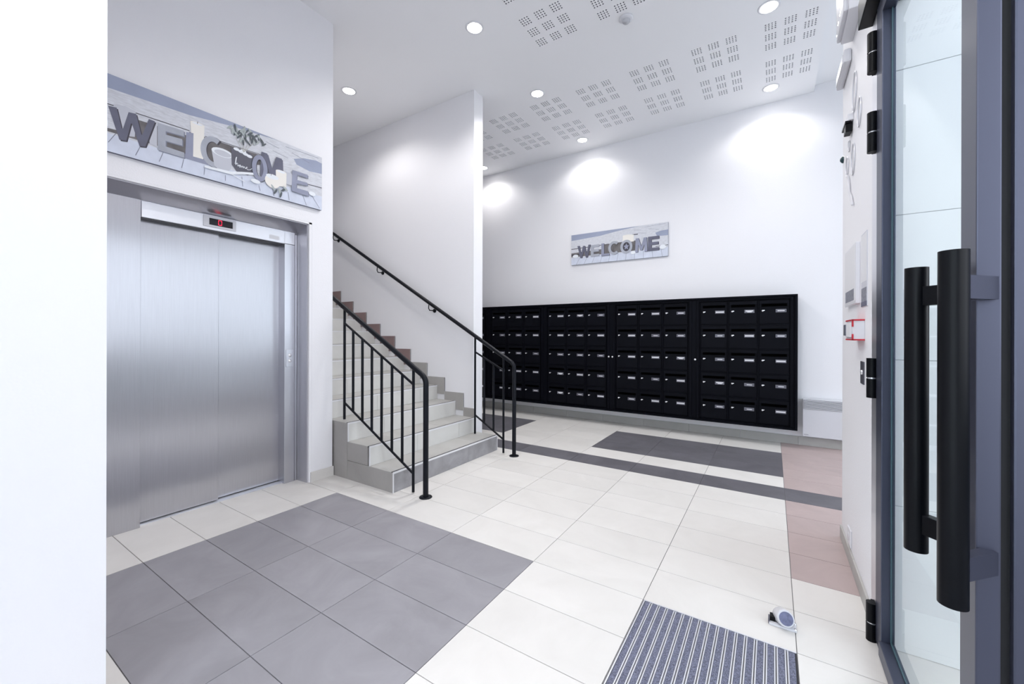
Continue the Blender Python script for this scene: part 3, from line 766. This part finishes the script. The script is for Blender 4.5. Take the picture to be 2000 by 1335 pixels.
for k, (x, y, w) in enumerate(lamps):
    r = empty('downlight', (x, y, ZC), 'round recessed ceiling downlight, ' + w, 'lamp', 'recessed ceiling downlights')
    link('trim_ring', trim_me, r); link('diffuser', disc_me, r)
    ld = bpy.data.lights.new('downlight_beam', 'SPOT'); ld.energy = LAMP_W * (0.36 if y > 5 else 0.6 if x < -4 else 1.0); ld.spot_size = math.radians(146); ld.spot_blend = 0.55
    ld.shadow_soft_size = 0.05; ld.color = (1.0, 0.975, 0.955)
    lo = bpy.data.objects.new('downlight_beam', ld); COL.objects.link(lo); lo.parent = r; lo.location = (0, 0, -0.012)

# motion sensor
ms = empty('motion_sensor', (-1.084, 3.531, ZC), 'small white dome motion sensor on the ceiling', 'sensor')
link('sensor_base', MB().lathe([(0.0, 0.0), (0.058, 0.0), (0.060, -0.010), (0.050, -0.020), (0.035, -0.022)], n=28).mesh('sensor_base', M_WHITE), ms)
link('lens', MB().lathe([(0.036, -0.020), (0.034, -0.032), (0.024, -0.044), (0.010, -0.050), (0.0, -0.051)], n=24).mesh('lens', mat('sensor_lens', (0.5, 0.5, 0.53, 1), rough=0.2)), ms)

# ------------------------------------------------------------------ things on the right wall
nb = empty('notice_board', (XR, 2.83, 1.57), 'white framed notice board on the right wall above the red call point', 'notice')
PP(MB().box(0.3525, XR, 2.652, 3.02, 1.425, 1.735, bev=0.003), 'frame', M_WHITE, nb)
PP(MB().box(0.3515, 0.353, 2.668, 3.005, 1.440, 1.722, M_PAPER).box(0.3512, 0.3516, 2.70, 2.98, 1.445, 1.505, mat('print_grey_photo', rgb(150, 152, 165), noise=0.5, nscale=60)), 'poster', M_PAPER, nb)
ns = empty('paper_notice', (XR, 2.53, 1.57), 'narrow paper notice with a small photo, next to the door hinge', 'notice')
PP(MB().box(XR - 0.003, XR, 2.462, 2.605, 1.402, 1.752), 'sheet', mat('print_paper_grey', rgb(205, 206, 214)), ns)
PP(MB().box(XR - 0.0036, XR - 0.003, 2.47, 2.595, 1.52, 1.745, M_PAPER).box(XR - 0.0036, XR - 0.003, 2.47, 2.60, 1.425, 1.49, mat('print_grey_photo', rgb(150, 152, 165))).box(XR - 0.004, XR - 0.003, 2.462, 2.605, 1.402, 1.425, C_LD), 'printed_area', M_PAPER, ns)
cpnt = empty('call_point', (XR, 2.63, 1.29), 'red and white fire call point box on the right wall', 'alarm')
PP(MB().box(0.325, XR, 2.53, 2.725, 1.244, 1.336, M_WHITE, bev=0.002), 'case', M_WHITE, cpnt)
PP(MB().box(0.322, XR, 2.526, 2.729, 1.334, 1.341, bev=0.001).box(0.322, XR, 2.526, 2.729, 1.239, 1.246, bev=0.001).box(0.322, 0.328, 2.526, 2.536, 1.305, 1.34).box(0.322, 0.328, 2.526, 2.536, 1.24, 1.27), 'red_edging', M_RED, cpnt)
PP(MB().box(0.318, 0.325, 2.56, 2.70, 1.255, 1.325, M_PAPER, bev=0.001).box(0.312, 0.32, 2.68, 2.715, 1.262, 1.318, M_LABEL, bev=0.002), 'front_plate', M_PAPER, cpnt)
pl = empty('door_button', (XR, 2.575, 1.08), 'dark metal exit button plate left of the door hinge', 'button')
PP(MB().box(XR - 0.004, XR, 2.53, 2.618, 1.028, 1.137, bev=0.001), 'plate', mat('dark_plate', rgb(88, 88, 98), rough=0.4, metal=0.3), pl)
PP(MB().lathe([(0.0, -0.006), (0.010, -0.006), (0.012, 0.0)], (XR - 0.004, 2.570, 1.085), 16, axis='X'), 'push_button', M_CHROME, pl)
ol = empty('wall_outlet', (XR, 2.93, 0.14), 'white blank outlet cover low on the right wall', 'outlet')
PP(MB().box(XR - 0.008, XR, 2.885, 2.985, 0.092, 0.186, bev=0.006), 'cover', M_WHITE, ol)
PP(MB().lathe([(0.0, -0.002), (0.022, -0.002), (0.024, 0.0)], (XR - 0.008, 2.935, 0.139), 18, axis='X'), 'socket_insert', M_HEATER, ol)
al = empty('emergency_light', (XR, 2.76, 2.89), 'white emergency lighting block at the top of the right wall', 'lamp')
PP(MB().box(0.318, XR, 2.60, 2.90, 2.885, 3.16, bev=0.004), 'back_box', M_WHITE, al)
PP(MB().box(0.298, 0.320, 2.62, 2.90, 2.895, 3.16, bev=0.010), 'cover', M_HEATER, al)
dots = MB()
for (y, z) in ((2.70, 2.96), (2.725, 2.96), (2.75, 2.96), (2.80, 2.955), (2.82, 2.955), (2.87, 2.925), (2.68, 3.03), (2.66, 3.03)): dots.lathe([(0.0, -0.002), (0.004, -0.0015), (0.005, 0.0)], (0.298, y, z), 8, axis='X')
PP(dots, 'indicator_dot', mat('indicator_glow', (1, 1, 1, 1), emit=(1, 1, 1, 1), estr=1.5), al)
tr = empty('strip_light', (XR, 3.0, 2.83), 'white slim strip light housing high on the right wall', 'lamp')
PP(MB().box(0.334, XR, 2.92, 3.25, 2.795, 2.87, bev=0.012), 'housing', M_WHITE, tr)
PP(MB().box(0.331, 0.335, 2.95, 3.22, 2.805, 2.855, bev=0.0015), 'diffuser', M_HEATER, tr)
dm = empty('dome_button', (XR, 3.235, 2.355), 'small dark green dome on the far edge of the right wall', 'sensor')
PP(MB().lathe([(0.0, -0.018), (0.010, -0.016), (0.019, -0.008), (0.022, 0.0)], (XR, 3.235, 2.355), 18, axis='X'), 'dome', mat('dark_green_dome', (0.02, 0.05, 0.06, 1), rough=0.25), dm)

# wire ring decoration
deco = empty('wire_wall_decoration', (XR, 2.9, 2.3), 'white wire decoration of rings with a small dark clip on the right wall', 'decoration')
def ringt(yc, zc, ry, rz, tilt, r=0.0032):
    pts = []
    for k in range(25):
        a = 2 * math.pi * k / 24
        y, z = ry * math.cos(a), rz * math.sin(a)
        pts.append((XR - 0.0035, yc + y * math.cos(tilt) - z * math.sin(tilt), zc + y * math.sin(tilt) + z * math.cos(tilt)))
    return MB().tube(pts, r, n=8)
W_WIRE = mat('white_wire', (0.72, 0.72, 0.76, 1), rough=0.3, metal=0.5)
for (yc, zc, ry, rz, ti) in ((2.815, 2.565, .055, .10, .25), (2.668, 2.39, .045, .07, .25), (2.855, 2.22, .05, .082, .2), (3.06, 2.25, .045, .055, .1), (2.99, 2.345, .025, .03, 0)):
    PP(ringt(yc, zc, ry, rz, ti), 'ring', W_WIRE, deco)
PP(MB().tube([(XR - .008, 3.0, 2.18), (XR - .008, 2.95, 2.12), (XR - .008, 2.93, 2.06), (XR - .008, 2.87, 2.02), (XR - .008, 2.83, 1.965)], 0.006, n=8), 'tail_wire', W_WIRE, deco)
PP(MB().box(0.345, XR, 2.86, 2.96, 2.44, 2.475, M_WHITE, bev=0.003).box(0.338, XR - 0.004, 2.88, 2.95, 2.385, 2.44, M_BLACK, bev=0.003).box(0.335, 0.36, 2.87, 3.0, 2.43, 2.442, M_BLACK), 'clip', M_BLACK, deco)

# ------------------------------------------------------------------ entrance: framed glass leaf A, leaf B with handles, frame
fr = MB()
fr.box(0.372, 0.402, 2.235, 2.338, 0, 2.60, M_FRAME, bev=0.003)
fo = fr.build('door_frame_post', M_FRAME); struct(fo, 'dark metal frame post between the right wall and the glass door', 'frame')
PP(MB().box(0.362, 0.374, 2.218, 2.318, 0, 2.6, bev=0.002), 'polished_strip', M_STEELH, fo)
PP(MB().box(0.366, 0.374, 2.322, 2.338, 0, 2.6), 'dark_gasket', M_GASK, fo)
hb = MB().box(0.315, 0.45, 0.33, 2.33, 2.605, 2.72, M_BLACK, bev=0.003).build('door_head', M_BLACK)
struct(hb, 'black door head above the glass entrance door', 'frame')

leafA = empty('door_1', (0.375, 2.2, 0), 'tall glazed door leaf in dark metal, hinged beside the right wall', 'door', kind='structure')
PP(MB().box(0.359, 0.400, 2.115, 2.212, 0.012, 2.60, bev=0.003), 'stile', M_FRAME, leafA)
PP(MB().box(0.359, 0.400, 1.10, 1.19, 0.012, 2.60, bev=0.003), 'stile', M_FRAME, leafA)
PP(MB().box(0.352, 0.400, 1.19, 2.115, 0.012, 0.070, bev=0.003), 'bottom_rail', M_FRAME, leafA)
PP(MB().box(0.359, 0.400, 1.19, 2.115, 2.53, 2.60, bev=0.003), 'top_rail', M_FRAME, leafA)
PP(MB().box(0.390, 0.396, 1.19, 2.115, 0.070, 2.53), 'glass_pane', M_GLASS, leafA)
PP(MB().box(0.386, 0.3895, 2.108, 2.115, 0.070, 2.53).box(0.386, 0.3895, 1.19, 2.115, 0.070, 0.077), 'glazing_gasket', M_TEAL, leafA)
for z in (2.435, 2.105, 1.087, 0.075):
    h = MB()
    h.cyl((0.349, 2.226, z - 0.082), (0.349, 2.226, z - 0.003), 0.0185, M_BLACK, 18).cyl((0.349, 2.226, z + 0.003), (0.349, 2.226, z + 0.082), 0.0185, M_BLACK, 18)
    h.cyl((0.349, 2.226, z - 0.003), (0.349, 2.226, z + 0.003), 0.0155, M_CHROME, 18)
    h.box(0.350, 0.366, 2.222, 2.256, z - 0.08, z + 0.08, M_BLACK)
    PP(h, 'hinge', M_BLACK, leafA)

leafB = empty('door_2', (0.7, 0.907, 0), 'blue-grey metal entrance leaf standing open in the right foreground', 'door', kind='structure')
PP(MB().box(0.254, 0.2795, 0.877, 0.937, 0.01, 2.60, bev=0.002), 'stile', M_FRAMEB, leafB)
PP(MB().box(0.2795, 0.290, 0.884, 0.930, 0.01, 2.60), 'gasket', M_GASK, leafB)
PP(MB().box(0.290, 1.20, 0.874, 0.940, 0.01, 2.60, bev=0.003), 'door_panel', M_FRAMEB, leafB)
def pull_part(Y, s, label):
    """grip tube is the part; its brackets are sub-parts"""
    zc = 1.133
    g = PP(MB().tube([(0.2155, Y, zc - 0.25), (0.2155, Y, zc + 0.25)], 0.0160, n=32), 'pull_handle', M_BLACK, leafB)
    g['label'] = label
    for dz in (-0.199, 0.199):
        a = Vector((0.222, Y + s * 0.006, zc + dz)); b = Vector((0.269, 0.907 - s * 0.0305, zc + dz))
        d = (b - a); n = Vector((-d.y, d.x, 0)).normalized() * 0.008
        hh = 0.0165; vs = []
        for p in (a, b):
            for sg_ in (-1, 1):
                for z in (-hh, hh): vs.append(tuple(p + n * sg_ + Vector((0, 0, z))))
        PP(MB().add(vs, [(0, 1, 3, 2), (4, 6, 7, 5), (0, 4, 5, 1), (2, 3, 7, 6), (0, 2, 6, 4), (1, 5, 7, 3)]), 'bracket', M_FRAMEB if s > 0 else M_BLACK, g)
pull_part(0.820, 1, 'near black tubular pull handle')
pull_part(0.995, -1, 'far black tubular pull handle')

# glazing out of view that lets the daylight in
for k in range(4):
    x = -1.85 + 0.74 * k
    PP(MB().box(x, x + 0.05, -2.31, -2.24, 0, 3.6, bev=0.003), 'mullion', M_FRAME, wg)
for k in range(3): PP(MB().box(-1.80 + 0.74 * k, -1.80 + 0.74 * k + 0.69, -2.277, -2.271, 0.0, 3.6), 'glass_pane', M_GLASS, wg)
for k in range(4):
    y = 3.4 + 0.717 * k
    PP(MB().box(2.64, 2.71, y, y + 0.05, 0, 3.4, bev=0.003), 'mullion', M_FRAME, wg2)
for k in range(3): PP(MB().box(2.672, 2.678, 3.45 + 0.717 * k, 3.45 + 0.717 * k + 0.667, 0.0, 3.4), 'glass_pane', M_GLASS, wg2)
# exterior seen through the glass
eg = MB().box(0.44, 12, -2.2, 2.4, -0.3, -0.006).box(-10, 12, -14, -2.2, -0.3, -0.006).box(2.62, 12, 2.4, 12, -0.3, -0.006).build('ground_outside', M_EXTG); struct(eg, 'pale paving outside the glass door', 'ground')
ew = empty('wall_outside', (0.45, 2.2, 0), 'bright white block wall outside the glass door', 'wall', kind='structure')
zz = [0.0, 0.58, 1.165, 1.745, 2.325, 2.905, 3.5, 4.1]
for k in range(len(zz) - 1):
    for q in range(3):
        x0 = 0.404 + q * 1.2
        PP(MB().box(x0 + (0.0 if q == 0 else 0.002), x0 + 1.198, 2.205, 2.335, zz[k] + 0.0015, zz[k + 1] - 0.0015, bev=0.001), 'block', M_EXT, ew)
PP(MB().box(0.4045, 4.0, 2.2085, 2.333, 0, 4.1), 'mortar', mat('pale_mortar', (0.55, 0.56, 0.58, 1), rough=0.9), ew)

# clipped hedge added unseen, only to darken the lift door reflections
hg = empty('reflection_hedge', (3.6, -1.5, 0), 'unseen low dark hedge outside the entrance, mirrored in the lift doors', 'reflection_hedge')
hr_ = random.Random(11)
def hedge_block(x0, x1, y0, y1, z1):
    nx_, ny_, nz_ = 6, 40, 8; bm = bmesh.new()
    bmesh.ops.create_cube(bm, size=1)
    bmesh.ops.subdivide_edges(bm, edges=bm.edges[:], cuts=14, use_grid_fill=True)
    for v in bm.verts:
        v.co = Vector(((x0 + x1) / 2 + v.co.x * (x1 - x0), (y0 + y1) / 2 + v.co.y * (y1 - y0), z1 / 2 + v.co.z * z1))
        v.co += Vector((hr_.uniform(-.03, .03), hr_.uniform(-.05, .05), hr_.uniform(-.02, .02)))
    mb = MB(); bm.verts.index_update(); mb.add([v.co[:] for v in bm.verts], [[v.index for v in f.verts] for f in bm.faces]); bm.free(); return mb
PP(hedge_block(3.2, 3.9, -5.5, 2.0, 0.95), 'foliage', mat('hedge_leaves', (0.012, 0.018, 0.014, 1), rough=0.8, noise=0.5, nscale=30), hg)

# ------------------------------------------------------------------ entrance mat
mx0, mx1, my0, my1 = -0.517 + 0.006, 0.083, TY0 - 7 * TY, 1.970
matr = empty('entrance_mat', ((mx0 + mx1) / 2, (my0 + my1) / 2, 0), 'ribbed entrance mat with blue-grey carpet strips and aluminium bars', 'mat')
PP(MB().box(mx0, mx1, my0, my1, -0.018, -0.010), 'backing', M_SEAM, matr)
fm = MB().box(mx0, mx1, my1 - 0.006, my1, -0.012, 0.003).box(mx0, mx0 + 0.005, my0, my1 - 0.006, -0.012, 0.003).box(mx1 - 0.004, mx1, my0, my1 - 0.006, -0.012, 0.001, M_SEAM)
PP(fm, 'edge_frame', M_ALU, matr)
NB = 17; pw = (mx1 - mx0 - 0.0105) / (NB - 0.38)
cm = MB().box(0.0, pw * 0.60, 0, my1 - my0 - 0.008, -0.012, 0.0015, bev=0.002).mesh('carpet_strip', M_CARPET)
bmsh = MB().box(0.0, 0.0046, 0, my1 - my0 - 0.008, -0.012, 0.003, bev=0.001).box(pw * 0.38 - 0.0046, pw * 0.38, 0, my1 - my0 - 0.008, -0.012, 0.003, bev=0.001).mesh('aluminium_bar', M_ALU)
for k in range(NB):
    x = mx0 + 0.006 + k * pw
    link('carpet_strip', cm, matr, (x - matr.location[0], my0 + 0.001 - matr.location[1], 0))
    if k < NB - 1: link('aluminium_bar', bmsh, matr, (x + pw * 0.61 - matr.location[0], my0 + 0.001 - matr.location[1], 0))

# ------------------------------------------------------------------ door stop / small fitting on the floor
ds = empty('door_stop', (0.045, 2.13, 0), 'small white door stop with a tubular body on the floor by the mat', 'door stop')
b = MB().box(-0.055, 0.045, -0.030, -0.010, 0, 0.010, bev=0.003).box(-0.055, 0.045, 0.015, 0.03, 0, 0.006, bev=0.002).box(0.03, 0.045, -0.03, 0.03, 0, 0.006, bev=0.002)
o = b.build('base', M_WHITE, ds)
# cylinder lying tilted towards the entrance, open mouth with grey rubber pad
ax = Vector((0.25, -0.88, 0.40)).normalized()
c0 = Vector((-0.012, 0.030, 0.022)); c1 = c0 + ax * 0.070
t = MB().tube([c0, c0 + ax * 0.004, c1], 0.030, n=28, rad=[0.029, 0.033, 0.033])
t.tube([c1, c1 + ax * 0.006], 0.0, n=28, rad=[0.033, 0.031])
t.build('barrel', M_WHITE, ds)
MB().tube([c1 + ax * 0.004, c1 + ax * 0.0085], 0.026, n=24).build('rubber_pad', mat('grey_rubber', rgb(120, 124, 155), rough=0.8, noise=0.4, nscale=60), ds)
MB().box(-0.052, -0.032, -0.012, 0.018, 0.008, 0.030, M_BLACK, bev=0.002).box(-0.058, -0.052, -0.022, 0.01, 0.0, 0.022, M_LABEL).build('latch', M_BLACK, ds)
MB().lathe([(0.0, 0.006), (0.005, 0.006), (0.006, 0.0)], (0.040, 0.02, 0.006), 12).lathe([(0.0, 0.006), (0.005, 0.006), (0.006, 0.0)], (0.040, -0.022, 0.006), 12).build('screw', M_CHROME, ds)
